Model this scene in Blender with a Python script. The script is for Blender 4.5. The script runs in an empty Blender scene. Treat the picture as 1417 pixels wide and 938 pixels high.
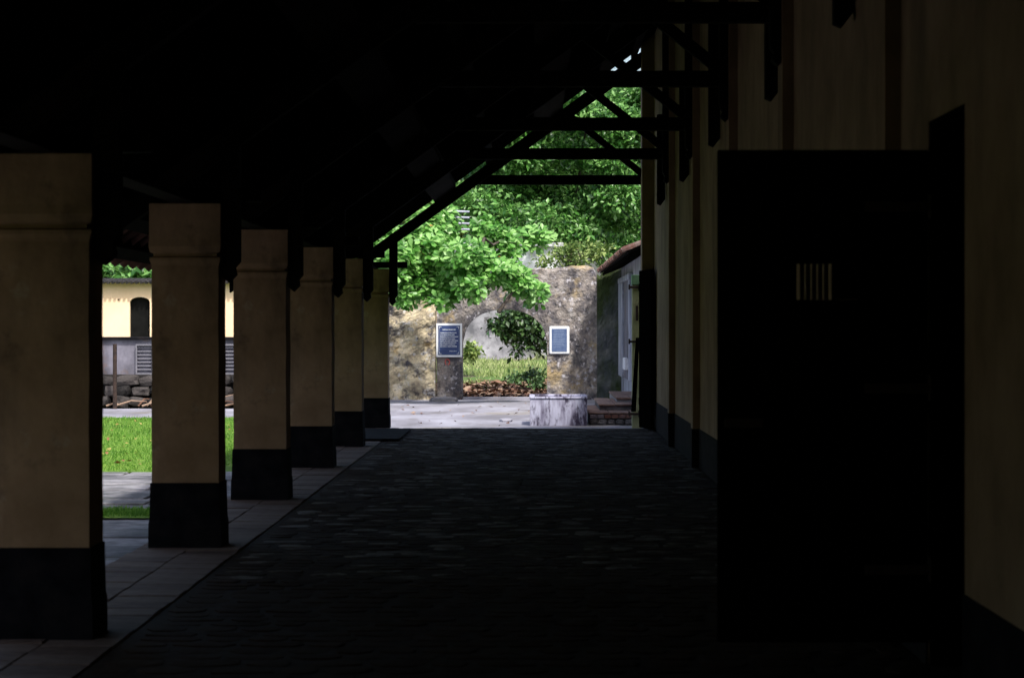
import bpy, bmesh, math, random
import numpy as np
from mathutils import Vector, Matrix, noise
random.seed(7); rng = np.random.default_rng(7)
S = bpy.context.scene; C = S.collection
R = math.radians
# ------------------------------------------------------------------ camera
F = 3350.0; EYE = 1.5                       # focal length in photo pixels, eye height
cd = bpy.data.cameras.new("camera"); cam = bpy.data.objects.new("camera", cd); C.objects.link(cam)
cam.location = (0, 0, EYE); cam.rotation_euler = (R(90), 0, 0)
cd.sensor_width = 36; cd.lens = F/1417*36; cd.clip_end = 2000; cd.clip_start = .1
cd.shift_x = -29.5/1417; cd.shift_y = -19/1417
cd.dof.use_dof = True; cd.dof.focus_distance = 50; cd.dof.aperture_fstop = 6.3
S.camera = cam
# ------------------------------------------------------------------ sky, sun, exposure
sun_dir = Vector((-.27, .62, -1)).normalized()      # travel direction of the light
elev = math.asin(-sun_dir.z); az = math.atan2(-sun_dir.x, -sun_dir.y)
w = bpy.data.worlds.new("World"); S.world = w; w.use_nodes = True
nt = w.node_tree; sky = nt.nodes.new('ShaderNodeTexSky'); sky.sky_type = 'NISHITA'; sky.sun_disc = False
sky.sun_elevation = elev; sky.sun_rotation = az; sky.air_density = 1.0; sky.dust_density = 4.0
bg = nt.nodes['Background']; bg.inputs[1].default_value = .14; nt.links.new(sky.outputs[0], bg.inputs[0])
sd = bpy.data.lights.new("sun", 'SUN'); sd.energy = 2.8; sd.angle = R(3); sd.color = (1, .965, .90)
sun = bpy.data.objects.new("sun", sd); C.objects.link(sun); sun.rotation_euler = sun_dir.to_track_quat('-Z', 'Y').to_euler()
sun.location = (20, -10, 40)
S.view_settings.view_transform = 'Standard'; S.view_settings.look = 'None'
S.view_settings.exposure = .88; S.view_settings.gamma = 1
S.render.resolution_x = 1024; S.render.resolution_y = 677

# ------------------------------------------------------------------ materials
def mat(name, cols, scale=3, rough=.9, bump=.2, bscale=None, detail=8, stretch=(1,1,1), spec=.3, rand=0., island=False,
        transl=0., pos=(.35,.65), extra=None, coord='Object', bdist=.02):
    """cols: list of colours spread over a noise ramp; extra = (colour, scale, lo, hi) second layer of blotches"""
    m = bpy.data.materials.new(name); m.use_nodes = True; n = m.node_tree; N = n.nodes; L = n.links
    b = N['Principled BSDF']; b.inputs['Roughness'].default_value = rough
    b.inputs['Specular IOR Level'].default_value = spec
    tc = N.new('ShaderNodeTexCoord'); mp = N.new('ShaderNodeMapping'); mp.inputs['Scale'].default_value = stretch
    if coord == 'World':
        g = N.new('ShaderNodeNewGeometry'); L.new(g.outputs['Position'], mp.inputs[0])
    else: L.new(tc.outputs[coord], mp.inputs[0])
    nz = N.new('ShaderNodeTexNoise'); nz.inputs['Scale'].default_value = scale; nz.inputs['Detail'].default_value = detail
    nz.inputs['Roughness'].default_value = .62
    L.new(mp.outputs[0], nz.inputs[0])
    fac = nz.outputs[0]
    if rand or island:
        if island: g2 = N.new('ShaderNodeNewGeometry'); rs = g2.outputs['Random Per Island']
        else: g2 = N.new('ShaderNodeObjectInfo'); rs = g2.outputs['Random']
        k = N.new('ShaderNodeMath'); k.operation = 'MULTIPLY_ADD'; L.new(rs, k.inputs[0]); k.inputs[1].default_value = rand; k.inputs[2].default_value = -rand/2
        a = N.new('ShaderNodeMath'); a.operation = 'ADD'; L.new(fac, a.inputs[0]); L.new(k.outputs[0], a.inputs[1]); fac = a.outputs[0]
    cr = N.new('ShaderNodeValToRGB'); L.new(fac, cr.inputs[0])
    e = cr.color_ramp.elements
    while len(e) < len(cols): e.new(.5)
    for i, c in enumerate(cols):
        e[i].position = pos[0] + (pos[1]-pos[0])*i/max(1, len(cols)-1)
    for i, c in enumerate(cols): e[i].color = (*c, 1)
    col = cr.outputs[0]
    for ex in (extra or []):
        c, sc, lo, hi = ex[:4]
        mp2 = N.new('ShaderNodeMapping'); mp2.inputs['Scale'].default_value = ex[4] if len(ex) > 4 else (1,1,1)
        mp2.inputs['Location'].default_value = (sc, 3.1*sc, 1.7)
        L.new(mp.inputs[0].links[0].from_socket, mp2.inputs[0])
        n2 = N.new('ShaderNodeTexNoise'); n2.inputs['Scale'].default_value = sc; n2.inputs['Detail'].default_value = 7
        n2.inputs['Roughness'].default_value = .65
        L.new(mp2.outputs[0], n2.inputs[0])
        mr = N.new('ShaderNodeMapRange'); mr.inputs[1].default_value = lo; mr.inputs[2].default_value = hi; L.new(n2.outputs[0], mr.inputs[0])
        mx = N.new('ShaderNodeMix'); mx.data_type = 'RGBA'; L.new(mr.outputs[0], mx.inputs[0]); L.new(col, mx.inputs[6]); mx.inputs[7].default_value = (*c, 1)
        col = mx.outputs[2]
    L.new(col, b.inputs['Base Color'])
    if bump:
        bn = N.new('ShaderNodeTexNoise'); bn.inputs['Scale'].default_value = bscale or scale*4; bn.inputs['Detail'].default_value = 6; L.new(mp.outputs[0], bn.inputs[0])
        bp = N.new('ShaderNodeBump'); bp.inputs['Strength'].default_value = bump; bp.inputs['Distance'].default_value = bdist
        L.new(bn.outputs[0], bp.inputs['Height']); L.new(bp.outputs[0], b.inputs['Normal'])
    if transl:
        t = N.new('ShaderNodeBsdfTranslucent'); L.new(col, t.inputs[0]); ms = N.new('ShaderNodeMixShader'); ms.inputs[0].default_value = transl
        L.new(b.outputs[0], ms.inputs[1]); L.new(t.outputs[0], ms.inputs[2]); L.new(ms.outputs[0], N['Material Output'].inputs[0])
    return m
M = {}
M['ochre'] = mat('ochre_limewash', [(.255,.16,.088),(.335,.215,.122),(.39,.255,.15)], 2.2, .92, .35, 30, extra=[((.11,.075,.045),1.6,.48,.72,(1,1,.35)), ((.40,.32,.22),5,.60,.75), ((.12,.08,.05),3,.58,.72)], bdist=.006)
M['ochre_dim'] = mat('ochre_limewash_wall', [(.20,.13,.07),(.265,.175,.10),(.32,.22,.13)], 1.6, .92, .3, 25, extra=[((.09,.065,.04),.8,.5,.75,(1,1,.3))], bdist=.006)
M['black_paint'] = mat('black_bitumen_paint', [(.004,.004,.005),(.009,.009,.011),(.015,.013,.014)], 6, .9, .4, 30, bdist=.006, spec=.05)
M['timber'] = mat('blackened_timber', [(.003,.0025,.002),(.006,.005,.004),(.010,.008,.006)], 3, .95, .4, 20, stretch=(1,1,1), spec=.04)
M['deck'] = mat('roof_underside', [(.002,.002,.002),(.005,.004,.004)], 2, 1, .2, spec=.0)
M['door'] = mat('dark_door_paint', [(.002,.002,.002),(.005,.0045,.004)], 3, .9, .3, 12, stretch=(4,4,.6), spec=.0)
M['iron'] = mat('rusty_iron', [(.02,.014,.012),(.05,.03,.022)], 12, .8, .3)
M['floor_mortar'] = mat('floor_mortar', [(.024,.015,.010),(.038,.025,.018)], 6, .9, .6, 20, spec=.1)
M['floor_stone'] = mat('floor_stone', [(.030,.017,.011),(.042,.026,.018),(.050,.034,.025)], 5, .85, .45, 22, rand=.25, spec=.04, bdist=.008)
M['tile'] = mat('border_tile', [(.10,.064,.05),(.14,.095,.074),(.18,.128,.102)], 3, .8, .4, 25, rand=.3, spec=.25, bdist=.006)
M['concrete'] = mat('yard_concrete', [(.15,.145,.165),(.235,.23,.27),(.32,.32,.375)], .9, .85, .35, 6, coord='World', stretch=(1,.5,1), extra=[((.13,.12,.12),1.6,.55,.72,(1,.4,1)), ((.22,.195,.15),.5,.55,.7), ((.09,.08,.08),7,.66,.74)])
M['paving'] = mat('wet_paving_slab', [(.06,.06,.065),(.15,.145,.155),(.27,.26,.28)], 3.5, .75, 1, 12, coord='World', rand=.15, extra=[((.08,.085,.07),2.2,.55,.7,(.5,2,1))])
M['soil'] = mat('soil', [(.045,.032,.022),(.09,.065,.045),(.14,.10,.07)], 1.2, .95, .6, 8, coord='World')
M['turf'] = mat('turf', [(.07,.14,.015),(.11,.21,.02),(.16,.27,.035)], .8, .95, .8, 30, coord='World', extra=[((.16,.15,.05),3,.62,.75)], bdist=.04)
M['blade'] = mat('grass_blade', [(.07,.19,.018),(.12,.29,.03),(.22,.37,.07)], .7, .7, 0, island=True, rand=.5, transl=.35, coord='World')
M['slope_blade'] = mat('pale_grass_blade', [(.20,.28,.08),(.32,.42,.14),(.46,.50,.24)], .7, .7, 0, island=True, rand=.5, transl=.35, coord='World')
M['litter'] = mat('fallen_leaf', [(.09,.045,.03),(.19,.10,.065),(.29,.20,.14)], .7, .8, 0, island=True, rand=.6, coord='World')
M['yellow_leaf'] = mat('fallen_yellow_leaf', [(.25,.18,.05),(.42,.33,.12),(.20,.09,.04)], .7, .8, 0, island=True, rand=.6, coord='World')
M['ruin'] = mat('weathered_ruin_plaster', [(.085,.08,.092),(.18,.16,.155),(.26,.23,.21),(.37,.34,.325)], 3.2, .95, 1, 14, coord='World', extra=[((.36,.27,.14),1.2,.53,.66), ((.065,.062,.072),1.9,.50,.62,(1,1,.55)), ((.46,.44,.47),9,.56,.66), ((.05,.05,.055),11,.58,.68)], bdist=.05)
M['ruin_pale'] = mat('rough_pale_masonry', [(.24,.20,.15),(.44,.37,.25),(.58,.49,.33),(.66,.6,.49)], 2.2, .95, 1, 8, coord='World', extra=[((.40,.26,.09),1.5,.55,.66), ((.07,.065,.075),1.4,.53,.62), ((.56,.54,.52),4.5,.56,.64), ((.05,.045,.05),8,.58,.68)], bdist=.07)
M['moss'] = mat('mossy_masonry', [(.055,.062,.075),(.10,.105,.115),(.16,.16,.155)], 2.4, .95, .9, 10, coord='World', extra=[((.030,.045,.012),1.1,.38,.52,(1,1,.3)), ((.2,.19,.18),7,.65,.72)], bdist=.04)
M['trough'] = mat('stained_limewash', [(.09,.08,.12),(.30,.29,.39),(.47,.47,.60)], 4, .85, .4, 14, coord='World', stretch=(1.6,1,.35), pos=(.36,.56), extra=[((.05,.04,.07),7,.51,.61,(1.3,1,.45))])
M['terracotta'] = mat('terracotta_tread', [(.10,.06,.05),(.18,.11,.085),(.25,.18,.145)], 4, .85, .5, 15, coord='World', rand=.2)
M['brick'] = mat('old_brick', [(.12,.05,.035),(.2,.10,.075),(.14,.12,.13)], 6, .9, .5, 20, rand=.5)
M['stone'] = mat('rubble_stone', [(.05,.045,.045),(.12,.11,.11),(.22,.21,.22)], 3, .95, .8, 10, rand=.4, bdist=.03)
M['dark_stone'] = mat('dark_rubble_stone', [(.010,.009,.009),(.024,.021,.02),(.055,.048,.046)], 3, .95, .8, 10, rand=.4, bdist=.03)
M['white'] = mat('whitewash', [(.45,.45,.48),(.68,.68,.72),(.82,.82,.85)], 1.4, .9, .2, 12, coord='World', extra=[((.24,.24,.26),2.2,.52,.66)])
M['sign_white'] = mat('sign_white_paint', [(.74,.76,.80),(.80,.82,.85)], 5, .5, .05)
M['sign_blue'] = mat('sign_blue_panel', [(.035,.055,.15),(.045,.075,.19)], 3, .45, .05)
M['sign_blue2'] = mat('sign_faded_blue_panel', [(.07,.11,.23),(.12,.17,.30)], 9, .5, .05)
M['letter'] = mat('sign_lettering', [(.6,.64,.72),(.7,.74,.8)], 5, .6, 0)
M['letter2'] = mat('sign_faded_lettering', [(.20,.27,.42),(.26,.33,.48)], 5, .6, 0)
M['annex'] = mat('blue_grey_limewash', [(.20,.21,.26),(.32,.33,.40),(.42,.43,.50)], 1.5, .9, .4, 14, coord='World', stretch=(1,1,.4), extra=[((.10,.09,.10),1.5,.55,.7)])
M['jamb'] = mat('pale_yellow_green_paint', [(.20,.22,.10),(.36,.37,.19),(.44,.43,.26)], 3, .8, .4, 14, coord='World', stretch=(1,1,.5), extra=[((.09,.10,.06),3,.58,.7)])
M['green_paint'] = mat('green_paint', [(.13,.25,.13),(.22,.38,.22)], 5, .8, .2)
M['roof_tile'] = mat('clay_roof_tile', [(.09,.045,.035),(.19,.09,.07),(.24,.17,.15)], 3, .9, .5, 20, rand=.5)
M['cream'] = mat('cream_facade', [(.80,.56,.35),(.86,.62,.41),(.88,.66,.46)], .35, .9, .1, 4, coord='World')
M['grey_wall'] = mat('grey_stained_wall', [(.05,.048,.058),(.13,.125,.155),(.24,.23,.28)], 1.1, .9, .4, 8, coord='World', stretch=(1,1,.6), extra=[((.16,.09,.055),1.4,.56,.7)])
M['slat'] = mat('pale_concrete_slat', [(.12,.12,.14),(.18,.175,.205)], 3, .85, .2)
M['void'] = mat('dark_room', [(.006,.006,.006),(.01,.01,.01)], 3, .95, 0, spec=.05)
M['bark'] = mat('bark', [(.05,.04,.032),(.11,.09,.075)], 5, .95, .8, 16)
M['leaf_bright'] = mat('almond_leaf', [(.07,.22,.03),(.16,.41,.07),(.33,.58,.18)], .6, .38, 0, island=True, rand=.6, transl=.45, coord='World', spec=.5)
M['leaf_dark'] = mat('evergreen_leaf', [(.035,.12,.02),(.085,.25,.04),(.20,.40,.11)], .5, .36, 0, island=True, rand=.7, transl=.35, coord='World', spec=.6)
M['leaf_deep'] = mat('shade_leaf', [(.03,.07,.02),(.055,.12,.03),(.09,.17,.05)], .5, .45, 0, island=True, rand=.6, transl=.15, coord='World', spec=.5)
M['leaf_olive'] = mat('olive_leaf', [(.08,.14,.03),(.17,.27,.06),(.32,.40,.13)], .5, .5, 0, island=True, rand=.6, transl=.3, coord='World', spec=.4)
M['red_leaf'] = mat('old_red_leaf', [(.35,.10,.03),(.45,.2,.05)], .5, .5, 0, island=True, rand=.6, transl=.3, coord='World')

# ------------------------------------------------------------------ helpers
def P(px, py, d): return Vector(((px-738)*d/F, d, EYE+(450-py)*d/F))
def tag(o, label=None, cat=None, group=None, kind=None):
    if label: o['label'] = label
    if cat: o['category'] = cat
    if group: o['group'] = group
    if cat and not kind: kind = 'thing'
    if kind: o['kind'] = kind
    return o
def empty(name, loc, label, cat, group=None):
    o = bpy.data.objects.new(name, None); o.location = loc; o.empty_display_size = .2; C.objects.link(o); return tag(o, label, cat, group)
def link(name, me, m, parent=None, loc=(0,0,0), rot=(0,0,0)):
    o = bpy.data.objects.new(name, me); C.objects.link(o)
    if m and not me.materials: me.materials.append(m)
    if parent is not None: o.parent = parent
    o.location = loc; o.rotation_euler = rot
    return o
class MB:
    def __init__(s): s.b = bmesh.new()
    def box(s, x0, x1, y0, y1, z0, z1, bev=0, jit=0, seed=0):
        v = [s.b.verts.new((x, y, z)) for x in (x0, x1) for y in (y0, y1) for z in (z0, z1)]
        if jit:
            for q in v: q.co += Vector((random.uniform(-jit,jit), random.uniform(-jit,jit), random.uniform(-jit,jit)))
        fs = [s.b.faces.new([v[i] for i in f]) for f in ((0,1,3,2),(4,6,7,5),(0,4,5,1),(2,3,7,6),(0,2,6,4),(1,5,7,3))]
        if bev:
            es = list({e for f in fs for e in f.edges})
            bmesh.ops.bevel(s.b, geom=es, offset=bev, segments=1, affect='EDGES')
        return s
    def prism(s, pts, axis, a, b):
        """polygon in the plane across axis ('y': pts are x,z; 'x': y,z; 'z': x,y) extruded from a to b"""
        def mk(p, t): return {'y': (p[0], t, p[1]), 'x': (t, p[0], p[1]), 'z': (p[0], p[1], t)}[axis]
        A = [s.b.verts.new(mk(p, a)) for p in pts]; B = [s.b.verts.new(mk(p, b)) for p in pts]
        s.b.faces.new(A); s.b.faces.new(B[::-1])
        for i in range(len(pts)):
            j = (i+1) % len(pts); s.b.faces.new((A[j], A[i], B[i], B[j]))
        return s
    def tube(s, pts, rads, n=7):
        rings = []
        for i, p in enumerate(pts):
            p = Vector(p); t = (Vector(pts[min(i+1, len(pts)-1)]) - Vector(pts[max(i-1, 0)])).normalized()
            u = t.cross(Vector((.3, .9, .2))).normalized(); v = t.cross(u)
            rings.append([s.b.verts.new(p + (u*math.cos(2*math.pi*k/n) + v*math.sin(2*math.pi*k/n))*rads[i]) for k in range(n)])
        for a, b in zip(rings, rings[1:]):
            for k in range(n): s.b.faces.new((a[k], a[(k+1) % n], b[(k+1) % n], b[k]))
        s.b.faces.new(rings[0][::-1]); s.b.faces.new(rings[-1]); return s
    def square_rings(s, prof, cx, cy, asp=1.0, cap=True):
        """prof: (half width, z); square section stack, half depth = half width*asp"""
        rings = []
        for h, z in prof:
            e = h-.45*.5; hy = .185 + e       # pillars are 0.45 wide and 0.37 deep
            rings.append([s.b.verts.new((cx+a*h, cy+b*hy, z)) for a, b in ((-1,-1),(1,-1),(1,1),(-1,1))])
        for a, b in zip(rings, rings[1:]):
            for k in range(4): s.b.faces.new((a[k], a[(k+1) % 4], b[(k+1) % 4], b[k]))
        if cap: s.b.faces.new(rings[0][::-1]); s.b.faces.new(rings[-1])
        return s
    def build(s, name, m, parent=None, loc=(0,0,0), rot=(0,0,0), smooth=False):
        bmesh.ops.recalc_face_normals(s.b, faces=s.b.faces)
        me = bpy.data.meshes.new(name); s.b.to_mesh(me); s.b.free()
        if smooth:
            for p in me.polygons: p.use_smooth = True
        return link(name, me, m, parent, loc, rot)
def roughen(o, amp, sc=6, cuts=0):
    me = o.data
    if cuts:
        b = bmesh.new(); b.from_mesh(me); bmesh.ops.subdivide_edges(b, edges=b.edges[:], cuts=cuts, use_grid_fill=True); b.to_mesh(me); b.free()
    for v in me.vertices:
        n = noise.noise_vector(v.co*sc + Vector((o.location.x, o.location.y, 0))); v.co += n*amp
    return o
def stone_mesh(name, sx, sy, sz, seed, m, amp=.12, sub=2):
    b = bmesh.new(); bmesh.ops.create_icosphere(b, subdivisions=sub, radius=1)
    for v in b.verts:
        c = v.co.copy()
        c = Vector([math.copysign(abs(t)**.62, t) for t in c])
        c *= 1 + amp*noise.noise(v.co*1.7 + Vector((seed*3.1, 0, 0)))*2
        v.co = Vector((c.x*sx/2, c.y*sy/2, c.z*sz/2))
    me = bpy.data.meshes.new(name); b.to_mesh(me); b.free(); me.materials.append(m); return me
def scatter(name, tv, tf, pos, mats, scales, m, parent=None, kind=None):
    """copies of one template (tv verts, tf faces) joined in one mesh"""
    tv = np.array(tv, float); n = len(pos); V = len(tv)
    co = (np.einsum('nij,vj->nvi', mats, tv) * np.asarray(scales)[:, None, None] + np.asarray(pos)[:, None, :]).reshape(-1, 3)
    loops = []; tot = [len(f) for f in tf]
    idx = np.concatenate([np.array(f) for f in tf]); L = len(idx)
    li = (np.arange(n)[:, None]*V + idx[None, :]).ravel()
    lt = np.tile(np.array(tot), n); ls = np.concatenate([[0], np.cumsum(lt)[:-1]])
    me = bpy.data.meshes.new(name); me.vertices.add(n*V); me.vertices.foreach_set('co', co.ravel())
    me.loops.add(n*L); me.loops.foreach_set('vertex_index', li.astype(np.int32))
    me.polygons.add(n*len(tf)); me.polygons.foreach_set('loop_start', ls.astype(np.int32)); me.polygons.foreach_set('loop_total', lt.astype(np.int32))
    me.update(calc_edges=True); me.validate()
    o = link(name, me, m, parent)
    if kind: o['kind'] = kind
    return o
def frames(dirs, ups):
    """rotation matrices whose columns are side, dir, normal"""
    d = dirs/np.linalg.norm(dirs, axis=1, keepdims=True); s = np.cross(d, ups); s /= np.linalg.norm(s, axis=1, keepdims=True)+1e-9
    u = np.cross(s, d); return np.stack([s, d, u], axis=2)
LEAFV = [(0,0,0),(-.20,.45,.05),(-.26,.72,.03),(0,1,-.06),(.26,.72,.03),(.20,.45,.05),(0,.5,-.02),(0,.75,-.03)]
LEAFF = [(0,6,1),(1,6,7,2),(2,7,3),(0,5,6),(5,4,7,6),(4,3,7)]
SMV = [(0,0,0),(-.26,.5,.07),(0,1,-.05),(.26,.5,.07)]
SMF = [(0,2,1),(0,3,2)]

# ================================================================== GROUND AND YARDS (setting)
GZ = -.15
def gheight(x, y):
    t = min(1, max(0, (y-54.5)/21)); t = t*t*(3-2*t)
    s = min(1, max(0, (x+9)/4))
    return GZ - .02 + .84*t*s + (.10*noise.noise(Vector((x*.5, y*.5, 0))) if y > 55 and x > -6 else 0)
def ground():
    xs = [-900,-300,-120,-60,-30,-16] + [-12+.5*i for i in range(45)] + [14,30,60,120,300,900]
    ys = [-900,-200,-40,0,20,36,45,54] + [54.5+.5*i for i in range(60)] + [88,100,125,160,300,1500]
    b = bmesh.new(); g = [[b.verts.new((x, y, gheight(x, y))) for y in ys] for x in xs]
    for i in range(len(xs)-1):
        for j in range(len(ys)-1): b.faces.new((g[i][j], g[i+1][j], g[i+1][j+1], g[i][j+1]))
    me = bpy.data.meshes.new('ground'); b.to_mesh(me); b.free(); o = link('ground', me, None)
    m = mat('ground_soil_and_grass', [(.05,.036,.025),(.10,.07,.05),(.13,.10,.07)], 1.2, .95, .6, 8, coord='World', extra=[((.07,.13,.03),.45,.44,.52,(.6,1.4,1)), ((.20,.16,.12),.6,.58,.66,(.4,1.5,1))])
    me.materials.append(m); tag(o, kind='structure')
ground()
def sheet(name, pts, z, m, n=1):
    b = bmesh.new(); f = b.faces.new([b.verts.new((x, y, 0)) for x, y in pts]); f.normal_update()
    if f.normal.z < 0: f.normal_flip()
    me = bpy.data.meshes.new(name); b.to_mesh(me); b.free(); o = link(name, me, m, loc=(0,0,z)); tag(o, kind='structure'); return o
yard = sheet('courtyard_concrete', [(-5,35.3),(2.6,35.3),(2.6,54.5),(-5,54.5)], GZ, M['concrete'])
lawn = sheet('lawn', [(-22,27.2),(-2.9,27.2),(-4.9,43.2),(-22,43.2)], GZ+.002, M['turf'])
bounce_sheet = sheet('bounce_apron', [(-2.66,27.2),(-3.2,27.2),(-4.95,43.2),(-4.99,54.4),(-2.66,54.4)], GZ+.005, M['concrete'])  # pale concrete added beside the last bays to bounce light into them
strip = sheet('grass_strip', [(-12,20.7),(-3.0,20.7),(-3.0,21.8),(-12,21.8)], GZ+.004, M['turf'])
bedp = sheet('paving_bed', [(-14,8),(-2.66,8),(-2.66,27.2),(-14,27.2)], GZ-.012, M['paving'])
path = sheet('concrete_path', [(-22,43.2),(-5.0,43.2),(-5.0,48.0),(-22,48.0)], GZ-.001, M['concrete'])
# separate slabs of the left-hand paving
slab_meshes = []
for k in range(5):
    mb = MB(); mb.box(-.5, .5, -.5, .5, -.02, 0, bev=.012); me = mb.build('tmp', M['paving']); d = me.data; bpy.data.objects.remove(me); d.name = 'paving_slab'; slab_meshes.append(d)
y = 12.0
while y < 26.9:
    dy = random.choice((.55, .7, .85)); x = -2.72 - random.uniform(0, .15)
    if not (20.3 < y+dy/2 < 22.0):
        while x > -6.2:
            dx = random.uniform(.7, 1.25)
            s = link('paving_slab', random.choice(slab_meshes), None, bedp, (x-dx/2, y+dy/2, .016+random.uniform(-.004,.006)), (random.uniform(-.006,.006), random.uniform(-.006,.006), random.uniform(-.01,.01)))
            s.scale = (dx-.03, dy-.03, 1); x -= dx
    y += dy
# grass blades and fallen leaves
def blades(name, n, x0, x1, y0, y1, zf, h, parent=None, m='blade', inside=None):
    x = rng.uniform(x0, x1, n); y = rng.uniform(y0, y1, n)
    if inside is not None: k = inside(x, y); x, y = x[k], y[k]
    n = len(x); z = np.array([zf(a, b) for a, b in zip(x, y)])
    d = np.stack([rng.normal(0,.45,n), rng.normal(0,.45,n), np.ones(n)], 1); up = rng.normal(0,1,(n,3))
    return scatter(name, [(-.12,0,0),(.12,0,0),(.03,1,.25)], [(0,1,2)], np.stack([x,y,z],1), frames(d, up), h*rng.uniform(.5,1.3,n), M[m], parent)
o = blades('lawn_grass', 60000, -10.8, -3.6, 27.3, 43.2, lambda a,b: GZ, .048, inside=lambda x,y: (x < (322-738)*y/F+.25) & (x > (140-738)*y/F-.5))
tag(o, 'short bright green lawn grass beyond the pillars', 'grass', kind='stuff')
o = blades('strip_grass', 9000, -5.4, -3.0, 20.7, 21.8, lambda a,b: GZ, .05, inside=lambda x,y: np.abs(y-21.25) < .5*rng.uniform(0.3,1,len(x)))
tag(o, 'thin strip of grass between paving slabs beside the corridor', 'grass', kind='stuff')
o = blades('slope_grass', 26000, -3.2, 2.4, 61, 75, lambda a,b: gheight(a,b), .15, m='slope_blade', inside=lambda x,y: np.sin(x*1.3+y*.9)+np.sin(y*1.7)+rng.normal(0,.7,len(x)) > -.2)
tag(o, 'rough green grass on the slope behind the archway', 'grass', kind='stuff')
def flat_leaves(name, n, x0, x1, y0, y1, zf, size, m, label, parent=None):
    x = rng.uniform(x0,x1,n); y = y0+(y1-y0)*rng.beta(1,1.4,n); z = np.array([zf(a,b) for a,b in zip(x,y)])+.02
    ang = rng.uniform(0,6.28,n); d = np.stack([np.cos(ang), np.sin(ang), rng.normal(0,.3,n)],1); up = np.stack([rng.normal(0,.35,n), rng.normal(0,.35,n), np.ones(n)],1)
    o = scatter(name, SMV, SMF, np.stack([x,y,z],1), frames(d, up), size*rng.uniform(.6,1.4,n), M[m], parent); o.data.name = name
    return tag(o, label, 'fallen leaves', kind='stuff')
flat_leaves('leaf_litter', 5200, -2.8, 1.1, 54.4, 62, gheight, .17, 'litter', 'red brown leaf litter just behind the archway')
flat_leaves('lawn_leaf', 240, -9.5, -3.8, 28, 42, lambda a,b: GZ+.02, .075, 'yellow_leaf', 'scattered yellow fallen leaves on the lawn')
flat_leaves('yard_leaf', 40, -2.9, .5, 39, 53.5, lambda a,b: GZ, .09, 'litter', 'a few red fallen leaves on the pale yard concrete')

# ================================================================== CORRIDOR FLOOR (setting)
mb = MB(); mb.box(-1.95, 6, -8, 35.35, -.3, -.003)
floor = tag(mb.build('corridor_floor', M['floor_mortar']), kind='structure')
mb = MB(); mb.box(-2.66, -1.952, -8, 35.35, -.3, -.012, bev=.01)
border = tag(mb.build('floor_border', M['floor_mortar']), kind='structure')
tiles = []
for k in range(3):
    mb = MB(); mb.box(-.5, .5, -.5, .5, -.03, 0, bev=.01); o = mb.build('tile', M['tile']); tiles.append(o.data); bpy.data.objects.remove(o)
y = 9.2
while y < 35.3:
    for xx in (-2.135, -2.49):
        o = link('tile', random.choice(tiles), None, border, (xx+random.uniform(-.004,.004), y+.15+(0.12 if xx < -2.3 else 0), .004+random.uniform(-.003,.003)), (random.uniform(-.008,.008), random.uniform(-.008,.008), 0))
        o.scale = (.349, .292, 1)
    y += .30
# flagstones, irregular: the first 300 singly, the others joined
def flag_poly(cx, cy, a, b):
    n = 7; ph = random.uniform(0, 6.28); pts = []
    for k in range(n):
        t = ph + 2*math.pi*k/n; r = random.uniform(.86, 1.06)
        c, s_ = math.cos(t), math.sin(t); q = (abs(c)**5+abs(s_)**5)**(-.2)
        pts.append((c*a/2*r*q, s_*b/2*r*q))
    return pts
cnt = 0; far = bmesh.new(); y = 10.0; flagmeshes = []
for k in range(14):
    b = bmesh.new(); pts = flag_poly(0, 0, 1, 1)
    top = [b.verts.new((p[0]*.95, p[1]*.95, random.uniform(-.002,.002))) for p in pts]; bot = [b.verts.new((p[0], p[1], -.03)) for p in pts]
    c = b.verts.new((0,0,.004))
    for i in range(len(pts)):
        j = (i+1) % len(pts); b.faces.new((bot[i], bot[j], top[j], top[i])); b.faces.new((top[i], top[j], c))
    me = bpy.data.meshes.new('flagstone'); b.to_mesh(me); b.free(); me.materials.append(M['floor_stone']); flagmeshes.append(me)
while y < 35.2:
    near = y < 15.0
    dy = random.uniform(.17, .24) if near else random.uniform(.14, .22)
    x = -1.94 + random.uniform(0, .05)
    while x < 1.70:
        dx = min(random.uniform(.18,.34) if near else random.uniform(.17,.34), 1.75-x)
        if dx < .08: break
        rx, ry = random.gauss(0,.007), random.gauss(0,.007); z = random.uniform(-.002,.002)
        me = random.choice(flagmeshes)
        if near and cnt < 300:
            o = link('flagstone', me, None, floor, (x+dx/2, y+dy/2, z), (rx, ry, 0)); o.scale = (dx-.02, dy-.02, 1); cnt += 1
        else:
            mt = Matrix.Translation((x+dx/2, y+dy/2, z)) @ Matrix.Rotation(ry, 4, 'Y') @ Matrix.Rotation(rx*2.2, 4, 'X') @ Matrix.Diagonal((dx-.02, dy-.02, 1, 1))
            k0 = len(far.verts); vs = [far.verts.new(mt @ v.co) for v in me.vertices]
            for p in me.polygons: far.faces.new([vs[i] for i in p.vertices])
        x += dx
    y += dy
fm = bpy.data.meshes.new('far_flagstones'); far.to_mesh(fm); far.free()
m2 = mat('floor_stone_far_glints', [(.030,.018,.012),(.042,.027,.019),(.060,.044,.034),(.20,.18,.16)], 5, .8, .6, 22, island=True, rand=.55, spec=.06, pos=(.28,.76), bdist=.008)  # the last, palest ramp colour paints glints on some far stones
o = link('far_flagstones', fm, m2, floor); o['kind'] = 'stuff'
mb = MB(); mb.box(-2.42+.0, -1.735, 31.3, 34.4, .012, .035, bev=.006)  # thin black box painting in the cast shadow of the last pillar
tag(mb.build('shadow_slab', M['black_paint']), 'flat black slab standing in for the shadow of the farthest pillar on the floor border', 'slab')

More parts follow.
